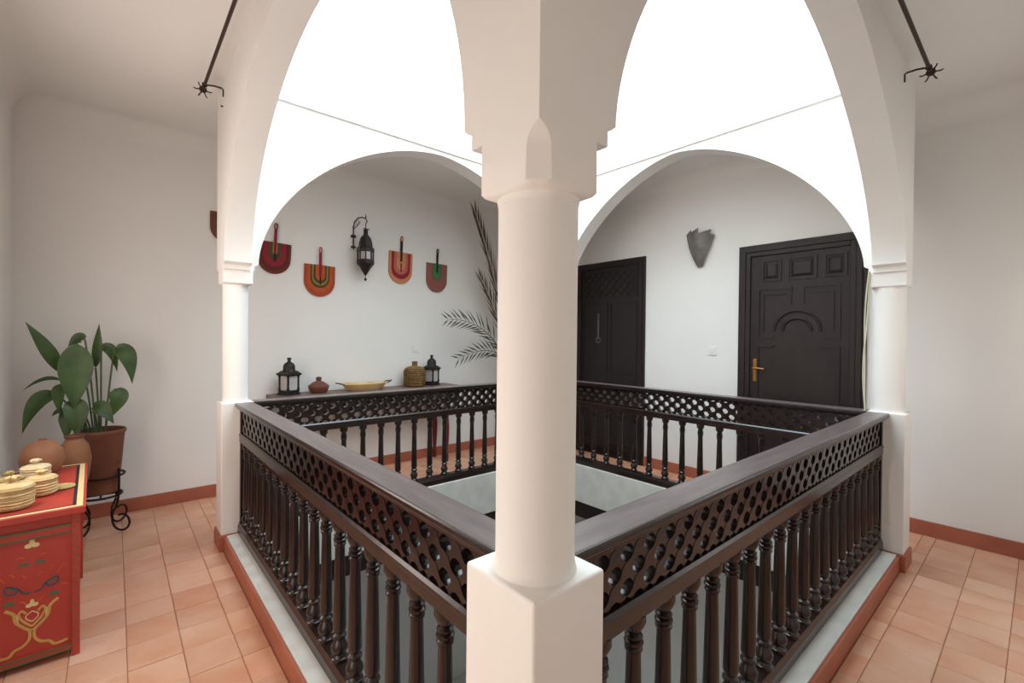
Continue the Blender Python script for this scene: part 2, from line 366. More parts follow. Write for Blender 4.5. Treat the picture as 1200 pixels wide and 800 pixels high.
# ================================================================== COLUMNS
def ring_pts(h, c, cx, cy):
    q = 0.002
    co = [(h,-(h-q)),(h,h-q),(h-q,h),(-(h-q),h),(-h,h-q),(-h,-(h-c)),(-(h-c),-h),(h-q,-h)]
    out = []
    for i in range(8):
        a, b = co[i], co[(i+1)%8]
        for k in range(4): out.append((cx+a[0]+(b[0]-a[0])*k/4, cy+a[1]+(b[1]-a[1])*k/4))
    return out
def column(cx, cy, zc, c0, c1, r, label, ztop, du=0, dv=0, chamfer=False):
    t = thing('column', label, 'column', (cx, cy, 0), group='gallery columns')
    p = 0.1084
    B(-0.121, 0.121, -0.121, 0.121, 0, 0.117).obj('base_skirting', terra_edge, t, bevel=0.003)
    B(-p, p, -p, p, 0.117, 1.099).obj('pedestal', plaster2, t, bevel=0.006)
    MB().lathe([(r+0.006,1.099),(r+0.003,1.108),(r,1.125),(r,zc-0.03),(r,zc-0.012)], 48, (du,dv,0)).obj('shaft', plaster2, t, smooth=True)
    h = (c1-c0)/2; oc = (c0+c1)/2; m = MB(); rings = []
    cz = 0.036 if chamfer else 0.002
    base = ring_pts(h, cz, 0, 0)
    def circ(rr): return [(du+x*rr/math.hypot(x,y), dv+y*rr/math.hypot(x,y)) for x,y in base]
    rings.append((zc-0.026, circ(r+0.001))); rings.append((zc-0.012, circ(r+0.003)))
    lo = [(du*0.5+oc+x*0.93, dv*0.5+oc+y*0.93) for x,y in base]
    rings.append((zc-0.008, lo))
    rings.append((zc, ring_pts(h, cz, oc, oc)))
    for f,cc in ((0.62,0.034),(0.74,0.031),(0.84,0.024),(0.92,0.014),(0.96,0.006),(0.985,0.0005),(1.0,0.0005)):
        rings.append((zc+(ztop-zc)*f, ring_pts(h, min(cc, cz), oc, oc)))
    n = 32; V = []
    for z,pts in rings: V += [(x,y,z) for x,y in pts]
    F = [tuple(range(n))[::-1], tuple(range((len(rings)-1)*n, len(rings)*n))]
    for i in range(len(rings)-1):
        for k in range(n): F.append((i*n+k, i*n+(k+1)%n, (i+1)*n+(k+1)%n, (i+1)*n+k))
    m.add(V, F).obj('capital', plaster2, t, smooth=True)
    return t
column(0, 0, 1.912, -0.1, 0.077, 0.0873, 'large white column nearest the viewer on a square pedestal', 2.02, chamfer=True)
column(0, D, 2.0, -0.1, 0.1, 0.0873, 'slim white column beside the red chest and potted plant', 2.10)
column(W, 0, 2.0, -0.1, 0.1, 0.095, 'white column beside the panelled door with hanging cable', 2.10, 0.0, 0.008)
column(W, D, 2.0, -0.1, 0.1, 0.0873, 'far white column hidden behind the nearest column', 2.10)

# ================================================================== BALUSTRADES
BAL = MB().lathe([(0.034,0.805),(0.034,0.782),(0.031,0.772),(0.02,0.752),(0.018,0.748),(0.026,0.742),(0.026,0.736),(0.019,0.731),
                  (0.028,0.725),(0.028,0.717),(0.020,0.712),(0.026,0.706),(0.026,0.699),(0.021,0.693),(0.021,0.68),(0.025,0.5),(0.0285,0.335),
                  (0.026,0.325),(0.020,0.316),(0.030,0.306),(0.030,0.297),(0.021,0.288),(0.026,0.276),(0.036,0.256),(0.036,0.242),(0.026,0.226),(0.03,0.214),(0.036,0.21),(0.036,0.192)][::-1], 12).mesh('baluster', wood, True)
ZL0, ZL1, PX = 0.868, 1.046, 0.1145
PZ = 0.0975
def slat_mesh(sgn, lo=None, hi=None):
    # scalloped diagonal slat running from the lower to the upper lattice frame
    Hh = ZL1-ZL0; run = Hh*PX/PZ
    d = Vector((run, 0, Hh)); Ln = d.length; d.normalize(); nrm = Vector((-d.z, 0, d.x))
    m = MB(); K = 18; up = []; dn = []
    step = math.hypot(PX/2, PZ/2)
    for i in range(K+1):
        s = Ln*i/K
        # crossings sit where the opposite slats pass
        ph = (s-Ln/2)/step
        wd = 0.0165+0.0065*math.cos(2*PI*ph)
        q = Vector((-run/2, 0, 0))+d*s
        a = q+nrm*wd; b = q-nrm*wd
        for pt in (a, b): pt.z = min(max(pt.z, 0), Hh)
        up.append(a); dn.append(b)
    y0, y1 = (-0.020, 0.020) if sgn > 0 else (-0.0185, 0.0185)
    V = []
    cl = lambda x: max(lo if lo is not None else -9, min(hi if hi is not None else 9, x))
    for a,b in zip(up, dn):
        V += [(cl(sgn*a.x),y0,a.z),(cl(sgn*b.x),y0,b.z),(cl(sgn*b.x),y1,b.z),(cl(sgn*a.x),y1,a.z)]
    F = []
    for i in range(K):
        for k in range(4): F.append((4*i+k, 4*i+(k+1)%4, 4*i+4+(k+1)%4, 4*i+4+k))
    F += [(3,2,1,0), (4*K,4*K+1,4*K+2,4*K+3)]
    if sgn > 0: F = [f[::-1] for f in F]
    return m.add(V, F).mesh('lattice_slat', wood_lat)
SL = {1: slat_mesh(1), -1: slat_mesh(-1)}
def rail_profile(h):
    return [(-h*0.62,1.046),(-h*0.72,1.052),(-h*0.74,1.058),(-h*0.9,1.064),(-h*0.96,1.07),(-h,1.076),(-h,1.088),(-h*0.96,1.094),(-h*0.9,1.095),
            (h*0.9,1.095),(h*0.96,1.094),(h,1.088),(h,1.076),(h*0.96,1.07),(h*0.9,1.064),(h*0.74,1.058),(h*0.72,1.052),(h*0.62,1.046)]
def balustrade(loc, rz, L, start, step, hoff, label):
    """local x along the rail from 0 to L, base at z=0.117"""
    t = thing('balustrade', label, 'railing', loc, rz, 'dark wooden balustrades')
    tr = MB().prism(rail_profile(0.0625), 0, L, 'x').obj('top_rail', wood, t)
    MB().prism([(-0.0575,1.0945),(-0.055,1.0962),(0.055,1.0962),(0.0575,1.0945)], 0.002, L-0.002, 'x').obj('worn_sheen_surface', wood_top, tr)  # worn top strip; its pale grey also stands in for reflections
    mid = [(-0.031,0.803),(-0.031,0.84),(-0.034,0.846),(-0.034,0.858),(-0.026,0.868),(0.026,0.868),(0.034,0.858),(0.034,0.846),(0.031,0.84),(0.031,0.803)]
    MB().prism(mid, 0, L, 'x').obj('middle_rail', wood, t)
    low = [(-0.04,0.117),(-0.04,0.165),(-0.036,0.176),(-0.03,0.194),(0.03,0.194),(0.036,0.176),(0.04,0.165),(0.04,0.117)]
    MB().prism(low, 0, L, 'x').obj('bottom_rail', wood, t)
    for x in (0, L-0.034): B(x, x+0.034, -0.028, 0.028, 0.194, 1.046).obj('end_post', wood, t)
    x = start
    while x > 0.075+step: x -= step
    while x < L-0.07:
        if x > 0.07: link('baluster', BAL, t, (x, 0, 0))
        x += step
    run = (ZL1-ZL0)*PX/PZ; x = hoff; half = run/2+0.024
    while x-PX > 0.03-half: x -= PX
    while x < L-0.03+half:
        for sgn in (1, -1):   # slats that would run past an end post are cut off inside it
            lo = 0.02-x if x-half < 0.02 else None; hi = L-0.02-x if x+half > L-0.02 else None
            if (lo is None or lo < half-0.02) and (hi is None or hi > -half+0.02):
                link('lattice_slat', SL[sgn] if lo is None and hi is None else slat_mesh(sgn, lo, hi), t, (x, 0, ZL0))
        x += PX
    return t
balustrade((0.04, 0.1085, 0), PI/2, D-0.217, 0.245-0.1085, 0.1645, 0.05, 'dark turned wood balustrade from near column to the column by the plant')
balustrade((0.1085, 0.04, 0), 0, W-0.217, 0.287-0.1085, 0.165, 0.05, 'dark turned wood balustrade from near column to the column by the panelled door')
balustrade((0.1085, D-0.04, 0), 0, W-0.217, 1.02-0.1085, 0.177, 0.05, 'dark turned wood balustrade in front of the console table and fans')
balustrade((W-0.04, 0.1085, 0), PI/2, D-0.217, 1.185-0.1085, 0.179, 1.08-0.1085, 'dark turned wood balustrade in front of the two dark doors')

# ================================================================== DOORS
def frame_rect(m, y0, y1, z0, z1, wd, x0, x1):
    m.box(x0, x1, y0, y0+wd, z0, z1); m.box(x0, x1, y1-wd, y1, z0, z1)
    m.box(x0, x1, y0+wd, y1-wd, z0, z0+wd); m.box(x0, x1, y0+wd, y1-wd, z1-wd, z1); return m
# door_2: panelled door with brass handle; local x=0 on the wall, negative x into the gallery
d2 = thing('door_2', 'dark panelled wooden door with brass handle beside the right column', 'door', (XW, 0.845, 0), kind='structure')
fr = MB()
for (hw_, tp, x0) in ((0.545, 2.60, -0.03), (0.515, 2.57, -0.05), (0.47, 2.525, -0.04)):
    wd = 0.045
    fr.box(x0, 0, -hw_, -hw_+wd, 0, tp); fr.box(x0, 0, hw_-wd, hw_, 0, tp); fr.box(x0, 0, -hw_+wd, hw_-wd, tp-wd, tp)
fr.obj('door_frame', wood_door, d2, bevel=0.004)
leaf = B(-0.018, -0.001, -0.425, 0.425, 0.01, 2.48).obj('door_leaf', wood_door, d2)
def raised(m_, y0, y1, z0, z1, x=-0.018):
    frame_rect(m_, y0, y1, z0, z1, 0.016, x-0.012, x)
    a = 0.03; b = 0.055
    m_.add([(x,y0+a,z0+a),(x,y1-a,z0+a),(x,y1-a,z1-a),(x,y0+a,z1-a),(x-0.012,y0+b,z0+b),(x-0.012,y1-b,z0+b),(x-0.012,y1-b,z1-b),(x-0.012,y0+b,z1-b)],
           [(0,4,5,1),(1,5,6,2),(2,6,7,3),(3,7,4,0),(4,7,6,5)])
    return m_
for (y0,y1,z0,z1) in ((0.14,0.315,2.21,2.43), (-0.165,0.085,2.21,2.43), (-0.4,-0.22,2.21,2.43)):
    raised(MB(), y0, y1, z0, z1).obj('door_panel', wood_door, d2)
for s_ in (-1, 1):   # large middle panels with a stepped inner edge around the arch motif
    m = MB(); x = -0.018
    ya, yb = 0.045, 0.355
    def bx(y0,y1,z0,z1,m=m,s_=s_): m.box(x-0.012, x, min(s_*y0,s_*y1), max(s_*y0,s_*y1), z0, z1)
    bx(ya,yb,2.125,2.145); bx(yb-0.018,yb,1.63,2.125); bx(0.2,yb-0.018,1.63,1.65); bx(ya,ya+0.018,1.97,2.125)
    bx(ya+0.05,yb-0.05,2.07,2.082); bx(yb-0.06,yb-0.05,1.7,2.07)
    m.obj('door_panel', wood_door, d2)
    m2 = MB(); 
    def bx2(y0,y1,z0,z1): m2.box(x-0.012, x, min(s_*y0,s_*y1), max(s_*y0,s_*y1), z0, z1)
    bx2(0.2,yb,1.54,1.556); bx2(yb-0.016,yb,0.3,1.54); bx2(0.07,yb-0.016,0.3,0.316)
    m2.obj('door_panel', wood_door, d2)
    # sunburst arch ribs
    rr = MB()
    for R_ in (0.125, 0.2):
        pts = [(x-0.004, s_*R_*math.cos(a), 1.70+R_*math.sin(a)) for a in [PI/2*i/10 for i in range(11)]]
        rr.tube(pts, 0.014, 8)
    rr.obj('arch_moulding', wood_door, d2, smooth=True)
hd = B(-0.026, -0.018, -0.018, 0.018, 0, 0.24).obj('handle_plate', brass, d2, (0, 0.375, 1.175), bevel=0.004)
h2 = MB(); h2.tube([(-0.026,0,0.14),(-0.06,0,0.14)], 0.012, 10); h2.tube([(-0.06,0.01,0.14),(-0.064,-0.03,0.142),(-0.06,-0.1,0.136)], 0.009, 8)
h2.obj('lever', brass, hd, smooth=True)
# door_1: carved double-height door with chain pull
d1 = thing('door_1', 'dark carved wooden door with silver chain pull and lattice corner', 'door', (XW, 3.07, 0), kind='structure')
fr = MB()
for (hw_, tp, x0) in ((0.55, 2.66, -0.03), (0.515, 2.625, -0.045)):
    wd = 0.05
    fr.box(x0, 0, -hw_, -hw_+wd, 0, tp); fr.box(x0, 0, hw_-wd, hw_, 0, tp); fr.box(x0, 0, -hw_+wd, hw_-wd, tp-wd, tp)
fr.obj('door_frame', wood_door, d1, bevel=0.004)
B(-0.016, -0.001, -0.465, 0.465, 0.01, 2.575).obj('door_leaf', wood_carved, d1)
frame_rect(MB(), -0.44, 0.44, 2.16, 2.54, 0.022, -0.028, -0.016).obj('door_panel', wood_carved, d1)
def strip(m_, p, q, wd, x0, x1):
    p, q = Vector((0,*p)), Vector((0,*q)); dd = (q-p).normalized(); n_ = Vector((0,-dd.z,dd.y))*wd/2
    P4 = [p+n_, p-n_, q-n_, q+n_]
    m_.add([(x0,a.y,a.z) for a in P4]+[(x1,a.y,a.z) for a in P4], [(0,1,2,3),(7,6,5,4),(0,4,5,1),(1,5,6,2),(2,6,7,3),(3,7,4,0)])
for k in range(-4, 9):
    for sg in (1, -1):
        y0 = -0.418+0.115*k; pts = []
        # clip each diagonal to the panel
        a = (y0, 2.182); b_ = (y0+0.336, 2.518)
        lo, hi = -0.418, 0.418
        t0 = max(0, (lo-a[0])/0.336); t1 = min(1, (hi-a[0])/0.336)
        if t1-t0 < 0.05: continue
        p = (a[0]+0.336*t0, a[1]+0.336*t0); q = (a[0]+0.336*t1, a[1]+0.336*t1)
        if sg < 0: p = (-p[0], p[1]); q = (-q[0], q[1])
        m = MB(); strip(m, p, q, 0.018, -0.024 if sg > 0 else -0.0235, -0.016); m.obj('carved_strip', wood_door, d1)
for (y0,y1) in ((-0.44,-0.02),(0.02,0.44)):
    frame_rect(MB(), y0, y1, 1.15, 2.1, 0.02, -0.026, -0.016).obj('door_panel', wood_carved, d1)
    frame_rect(MB(), y0, y1, 0.2, 1.1, 0.02, -0.026, -0.016).obj('door_panel', wood_carved, d1)
ch = MB()
for k in range(9):
    z0 = 1.92-0.036*k
    pts = [(-0.035+(0.01*math.cos(a) if k%2 else 0), 0.16+(0.0 if k%2 else 0.011*math.cos(a)), z0+0.024*math.sin(a)) for a in [2*PI*i/10 for i in range(10)]]
    ch.tube(pts, 0.005, 6, True)
ch.tube([(-0.035+0.0, 0.16+0.035*math.cos(a), 1.59+0.035*math.sin(a)) for a in [2*PI*i/14 for i in range(14)]], 0.007, 6, True)
ch.tube([(-0.016,0.16,1.945),(-0.04,0.16,1.945)], 0.01, 8)
ch.obj('chain_pull', silver, d1, smooth=True)

# ================================================================== FAN WALL
def fan_outline(a, h, n=18, flare=1.0):
    hs = h-a if h > a else h*0.35
    pts = [(-a*flare, 0), (-a, -hs*0.5)]
    for i in range(n+1):
        t = PI+PI*i/n; pts.append((a*math.cos(t), -hs+(h-hs)*math.sin(t)))
    pts += [(a, -hs*0.5), (a*flare, 0)]
    return pts
def fan(u, ztop, a, h, bands, hl, hcol, tipcol, label, tilt=0.0, slit=None):
    t = thing('hand_fan', label, 'fan', (u, VW-0.012, ztop), group='straw hand fans on the wall')
    t.rotation_euler[1] = tilt
    nb = len(bands)
    for i,(f,mt) in enumerate(bands):
        pl = fan_outline(a*f, h*(0.28+0.72*f) if f < 1 else h)
        MB().prism(pl, -0.006-0.0025*i, 0.006, 'y').obj('woven_band', mt, t)
    m = MB(); m.box(-0.013, 0.013, -0.012-0.0025*nb, 0, -0.12, hl*0.7); m.obj('handle', hcol, t, bevel=0.004)
    m = MB(); m.tube([(0.014*math.cos(x_), -0.012, hl*0.7+0.03+0.032*math.sin(x_)) for x_ in [2*PI*i/12 for i in range(12)]], 0.007, 6, True)
    m.tube([(0,-0.012,hl*0.68),(0,-0.012,hl*0.7+0.004)], 0.012, 8)
    m.obj('hanging_loop', tipcol, t, smooth=True)
    if slit: B(-0.006, 0.006, -0.012-0.0025*nb, -0.006, -h*0.62, -h*0.36).obj('slit', slit, t)
    return t
def fm(n, c): return mat('fan_'+n, c, 0.8, 0.08, 40, 0.4, wave=('X', 30))
maroon, brown, crimson, olive, org, rust, yel, pink, salmon, grn, rosy, dk = (fm('maroon',(104,34,34)), fm('brown',(112,50,34)), fm('crimson',(148,34,50)),
    fm('olive',(74,72,46)), fm('orange',(196,88,36)), fm('rust',(176,76,42)), fm('yellow',(160,128,48)), fm('pink',(196,104,88)), fm('salmon',(212,138,96)),
    fm('green',(60,128,72)), fm('rosy',(150,92,80)), fm('dark',(44,34,32)))
fan(0.60, 2.60, 0.165, 0.335, [(1.0,brown),(0.84,maroon),(0.68,crimson),(0.36,olive),(0.14,salmon)], 0.2, crimson, maroon, 'maroon and crimson straw fan with olive centre, partly behind the left arch', 0.04, dk)
fan(1.075, 2.41, 0.172, 0.355, [(1.0,rust),(0.82,org),(0.62,olive),(0.52,yel),(0.42,olive),(0.3,org)], 0.2, crimson, pink, 'rust orange straw fan with olive and yellow bands, red handle', 0.02, dk)
fan(2.095, 2.685, 0.165, 0.40, [(1.0,salmon),(0.8,crimson),(0.6,pink),(0.4,salmon)], 0.2, dk, pink, 'salmon straw fan with dark red stripe and black handle, right of the lantern', 0.03, maroon)
fan(2.635, 2.60, 0.162, 0.385, [(1.0,rosy),(0.44,fm('moss',(110,98,72))),(0.34,grn)], 0.19, dk, iron_grey, 'dusty rose straw fan with green centre, nearest the palm', 0.02, None)
fan(0.155, 2.83, 0.15, 0.30, [(1.0,fm('umber',(116,74,52))),(0.7,brown)], 0.18, dk, dk, 'brown straw fan whose edge peeks out left of the slim column', 0.0, None)

# hanging wall lantern
ln = thing('wall_lantern', 'pierced dark metal lantern hanging from a scrolled bracket between the fans', 'lantern', (1.555, VW, 2.26))
m = MB(); m.tube([(-0.09,-0.012,0.80-0.42),(-0.09,-0.012,0.66)], 0.007, 8)
m.tube([(-0.09,-0.012,0.64),(-0.085,-0.03,0.70),(-0.06,-0.07,0.745),(-0.03,-0.12,0.75),(0,-0.155,0.735),(0.012,-0.165,0.70),(0,-0.16,0.675)], 0.007, 8)
m.tube([(-0.09,-0.015,0.62),(-0.06,-0.05,0.66),(-0.035,-0.07,0.70),(-0.05,-0.06,0.72)], 0.005, 6)
m.box(-0.12,-0.06,-0.016,0,0.52,0.55); m.box(-0.115,-0.065,-0.016,0,0.40,0.42)
m.obj('bracket', iron, ln, smooth=True)
o8 = PI/8; cc = (0,-0.155,0)
MB().lathe([(0.012,0.60),(0.024,0.605),(0.026,0.60),(0.026,0.545),(0.03,0.54),(0.06,0.505),(0.075,0.45),(0.08,0.40),(0.098,0.385),(0.1,0.375),(0.1,0.345),(0.09,0.34)][::-1], 8, cc, o8).obj('dome', iron_grey, ln)
MB().lathe([(0.004,0.0),(0.014,0.012),(0.016,0.025),(0.004,0.04),(0.004,0.065),(0.015,0.075),(0.06,0.15),(0.085,0.185),(0.1,0.20),(0.1,0.245),(0.09,0.25)], 8, cc, o8).obj('lower_cone', iron_grey, ln)
MB().lathe([(0.08,0.25),(0.08,0.34)], 8, cc, o8).obj('glass', frost, ln)
for k in range(8):
    a = o8+2*PI*k/8
    MB().tube([(0.088*math.cos(a),-0.155+0.088*math.sin(a),0.246),(0.088*math.cos(a),-0.155+0.088*math.sin(a),0.344)], 0.008, 6).obj('bar', iron_grey, ln)
m = MB(); m.tube([(0,-0.155,0.60),(0,-0.155,0.68)], 0.005, 6); m.tube([(-0.03,-0.155,0.615),(0.05,-0.155,0.61)], 0.005, 6); m.tube([(0,-0.155,0.74),(0,-0.155,0.79)],[0.008,0.002],6)
m.obj('hook', iron, ln)

# console table
ct = thing('console_table', 'long low wooden console table with red legs under the straw fans', 'table', (1.645, 4.36, 0))
B(-1.125, 1.125, -0.2, 0.19, 0.945, 0.985).obj('table_top', wood_mid, ct, bevel=0.006)
B(-1.1, 1.1, -0.18, -0.145, 0.76, 0.945).obj('apron', wood, ct)
B(-1.1, 1.1, 0.14, 0.175, 0.76, 0.945).obj('apron', wood, ct)
for s_ in (-1, 1): B(min(s_*1.1,s_*1.07), max(s_*1.1,s_*1.07), -0.145, 0.14, 0.76, 0.945).obj('apron', wood, ct)
for k in range(14):
    m = MB(); x = -1.02+0.157*k
    m.lathe([(0.04,-0.004),(0.036,0.004),(0.028,0.006),(0.024,0.004),(0.012,0.01),(0.002,0.011)], 12).xf(Matrix.Translation((x,-0.18,0.855)) @ Matrix.Rotation(PI/2,4,'X'))
    m.obj('carved_rosette', wood, ct)
LEG = [(0.02,0),(0.026,0.02),(0.03,0.07),(0.022,0.10),(0.02,0.13),(0.032,0.30),(0.034,0.45),(0.022,0.62),(0.03,0.66),(0.034,0.70),(0.034,0.76)]
for x in (-1.02, 0.95):
    for y in (-0.145, 0.14): MB().lathe(LEG, 14).obj('leg', redleg, ct, (x, y, 0), smooth=True)

def table_lantern(u, v, z, s, label):
    t = thing('table_lantern', label, 'lantern', (u, v, z), 0.0, 'lanterns on the console table')
    a = 0.078*s; t.rotation_euler[2] = 0.42
    m = MB(); m.box(-a*1.05,a*1.05,-a*1.05,a*1.05,0,0.02*s); m.box(-a*0.95,a*0.95,-a*0.95,a*0.95,0.02*s,0.05*s); m.obj('base', iron_grey, t, bevel=0.003)
    for sx in (-1,1):
        for sy in (-1,1):
            MB().lathe([(0.016,0.05),(0.016,0.065),(0.011,0.07),(0.011,0.185),(0.016,0.19),(0.016,0.205)], 8).xf(Matrix.Scale(s,4)).obj('post', iron_grey, t, (sx*a*0.82, sy*a*0.82, 0))
    for k in range(4):
        m = B(-a*0.78, a*0.78, -a*0.80, -a*0.77, 0.05*s, 0.205*s); m.xf(Matrix.Rotation(k*PI/2,4,'Z')); m.obj('pane', frost, t)
    m = MB(); q = math.sqrt(2)
    m.lathe([(a*0.9*q,0.2*s),(a*1.12*q,0.21*s),(a*1.15*q,0.222*s),(a*0.9*q,0.236*s),(a*0.72*q,0.252*s)], 4, rot=PI/4)
    m.obj('eave', iron_grey, t)
    MB().lathe([(a*0.95,0.24*s),(a*0.78,0.262*s),(a*0.76,0.285*s),(a*0.74,0.308*s),(a*0.58,0.33*s),(a*0.26,0.346*s),(a*0.22,0.35*s),(a*0.22,0.372*s),(a*0.3,0.378*s),(a*0.26,0.39*s),(a*0.02,0.392*s)], 16).obj('roof', iron_grey, t, smooth=True)
    return t
ZT = 0.985
table_lantern(0.705, 4.385, ZT, 1.0, 'dark metal candle lantern at the left end of the console table')
table_lantern(2.475, 4.40, ZT, 1.0, 'dark metal candle lantern beside the wicker bottle')
tg = thing('tagine_pot', 'small brown clay lidded pot between lantern and tray', 'pot', (1.015, 4.385, ZT))
MB().lathe([(0.075,0),(0.09,0.01),(0.106,0.05),(0.11,0.065),(0.105,0.068)], 24).obj('bowl', clay, tg, smooth=True)
MB().lathe([(0.11,0.068),(0.108,0.078),(0.06,0.115),(0.03,0.128),(0.024,0.135),(0.032,0.15),(0.028,0.168),(0.005,0.176)], 24).obj('lid', clay, tg, smooth=True)
ty = thing('serving_tray', 'wide shallow straw coloured tray with two looped handles', 'tray', (1.55, 4.385, ZT))
MB().lathe([(0.19,0),(0.21,0.012),(0.255,0.062),(0.265,0.075),(0.258,0.078),(0.245,0.064),(0.2,0.022),(0.0005,0.02)], 36).xf(Matrix.Diagonal((1.04,0.52,1,1))).obj('dish', trayw, ty, smooth=True)
for s_ in (-1,1):
    MB().tube([(s_*0.262,-0.05,0.07),(s_*0.30,-0.045,0.085),(s_*0.345,0,0.092),(s_*0.30,0.045,0.085),(s_*0.262,0.05,0.07)], 0.008, 8).obj('handle', wicker, ty, smooth=True)
bt = thing('wicker_bottle', 'round wicker covered bottle beside the second lantern', 'bottle', (2.215, 4.385, ZT))
MB().lathe([(0.115,0),(0.128,0.01),(0.132,0.08),(0.136,0.19),(0.125,0.225),(0.085,0.247),(0.04,0.256)], 28).obj('wicker_cover', wicker, bt, smooth=True)
MB().lathe([(0.035,0.25),(0.034,0.295),(0.037,0.30),(0.037,0.312),(0.02,0.315)], 16).obj('neck', wicker, bt, smooth=True)
for k in range(9):
    z = 0.02+0.022*k; r_ = 0.131+0.004*min(1, z/0.1)
    MB().tube([(r_*math.cos(a), r_*math.sin(a), z) for a in [2*PI*i/24 for i in range(24)]], 0.006, 5, True).obj('wicker_hoop', wicker, bt, smooth=True)
sw = thing('light_switch', 'small white switch plate above the wicker bottle', 'switch', (2.32, VW, 1.46))
B(-0.045,0.045,-0.01,0,-0.05,0.05).obj('plate', switchm, sw, bevel=0.003); B(-0.02,0.02,-0.015,-0.01,-0.03,0.03).obj('rocker', switchm, sw, bevel=0.002)
sw = thing('light_switch', 'small white switch plate between the two dark doors', 'switch', (XW, 1.673, 1.483), PI/2)
B(-0.045,0.045,0,0.01,-0.05,0.05).obj('plate', switchm, sw, bevel=0.003); B(-0.02,0.02,0.01,0.015,-0.03,0.03).obj('rocker', switchm, sw, bevel=0.002)

# sconce: overlapping curved metal petals with slanted tops (faces -x)
sn = thing('wall_sconce', 'grey metal shield shaped wall sconce with pleated top between the doors', 'sconce', (XW, 1.82, 2.44))
def petal(y0t, y1t, z0t, z1t, y0b, y1b, xo, n=10, k=12):
    m = MB(); V = []
    for i in range(k+1):
        f = i/k
        g = f**0.85
        for j in range(n+1):
            q = j/n
            y = (y0b+(y0t-y0b)*g)*(1-q)+(y1b+(y1t-y1b)*g)*q
            zt = z0t*(1-q)+z1t*q
            z = zt*f
            x = -(xo+0.075*(1-((y)/0.17)**2)*min(1, f*1.6+0.12))
            V.append((x, y, z))
    nn = len(V); V += [(x+0.004, y, z) for x,y,z in V]; F = []
    for i in range(k):
        for j in range(n):
            a = i*(n+1)+j; F.append((a, a+1, a+n+2, a+n+1)); F.append((a+nn, a+n+1+nn, a+n+2+nn, a+1+nn))
    for j in range(n): F += [(j, j+nn, j+1+nn, j+1), (k*(n+1)+j, k*(n+1)+j+1, k*(n+1)+j+1+nn, k*(n+1)+j+nn)]
    for i in range(k): F += [(i*(n+1), (i+1)*(n+1), (i+1)*(n+1)+nn, i*(n+1)+nn), (i*(n+1)+n, i*(n+1)+n+nn, (i+1)*(n+1)+n+nn, (i+1)*(n+1)+n)]
    return m.add(V, F)
petal(0.16, 0.095, 0.405, 0.435, 0.03, 0.015, 0.006).obj('petal', pewter, sn, smooth=True)
petal(0.10, -0.005, 0.395, 0.44, 0.02, -0.005, 0.012).obj('petal', pewter, sn, smooth=True)
petal(0.0, -0.13, 0.375, 0.41, 0.005, -0.025, 0.006).obj('petal', pewter, sn, smooth=True)
petal(0.165, -0.165, 0.395, 0.345, 0.022, -0.022, 0.022).obj('front_shield', pewter, sn, smooth=True)

# loose cable by the right column
cb = thing('cable', 'pair of cream cables hanging loose beside the right column', 'cable', (W-0.12, 0.115, 1.095))
for k,(amp,ph) in enumerate(((0.010,0.0),(0.016,2.2))):
    pts = []
    for i in range(25):
        f = i/24; z = 1.01*(1-f)+0.004
        pts.append((0.012*k+amp*math.sin(5*f+ph)*math.sin(PI*f)+0.02*math.sin(PI*f), -0.012+0.012*f+0.045*math.sin(PI*f)*0.5+amp*math.cos(4*f+ph)*math.sin(PI*f), z))
    MB().tube(pts, 0.005, 8).obj('strand', cablem, cb, smooth=True)

# ================================================================== CURTAIN RODS
def rod(loc, rz, L, label, flip=1):
    t = thing('curtain_rod', label, 'curtain rod', loc, rz, 'iron curtain rods')
    MB().tube([(0,0,0),(L,0,0)], 0.0105, 10).obj('pole', rodm, t, smooth=True)
    f = MB(); f.lathe([(0.011,0),(0.02,0.006),(0.02,0.016),(0.012,0.022)], 10).xf(Matrix.Rotation(PI/2,4,'Y'))
    for k in range(6):
        a = 2*PI*k/6
        f.tube([(0.015,0,0),(0.03,0.02*math.cos(a),0.02*math.sin(a)),(0.04,0.045*math.cos(a),0.045*math.sin(a)),(0.03,0.056*math.cos(a),0.056*math.sin(a))], 0.0045, 6)
    f.tube([(0.02+0.0*math.sin(a), 0.022*math.cos(a), 0.022*math.sin(a)) for a in [2*PI*i/12 for i in range(12)]], 0.004, 6, True)
    f.xf(Matrix.Translation((L,0,0))).obj('finial', rodm, t, smooth=True)
    for x in (0.25, L/2, L-0.06):
        m = MB(); m.tube([(x,0,0.0),(x,flip*0.06,0.012),(x,flip*0.105,0.012),(x,flip*0.117,0.004),(x,flip*0.117,-0.045)], 0.006, 6)
        m.tube([(x-0.0,0.014*math.cos(a),0.014*math.sin(a)) for a in [2*PI*i/10 for i in range(10)]], 0.005, 6, True)
        m.obj('bracket', rodm, t, smooth=True)
    return t
rod((-0.22, 0.3, 3.405), PI/2, 2.93, 'dark iron curtain rod on the arch above the red chest', -1)
rod((0.3, -0.22, 3.36), 0, 3.05, 'dark iron curtain rod on the arch above the right walkway', 1)
tag(MB().lathe([(0.006,0),(0.006,0.014),(0.001,0.016)], 8).xf(Matrix.Rotation(-PI/2,4,'Y')).obj('wall_hook', rodm, None, (-0.1, 3.20, 3.30)), 'tiny dark nail in the arch wall below the rod above the chest', 'nail')

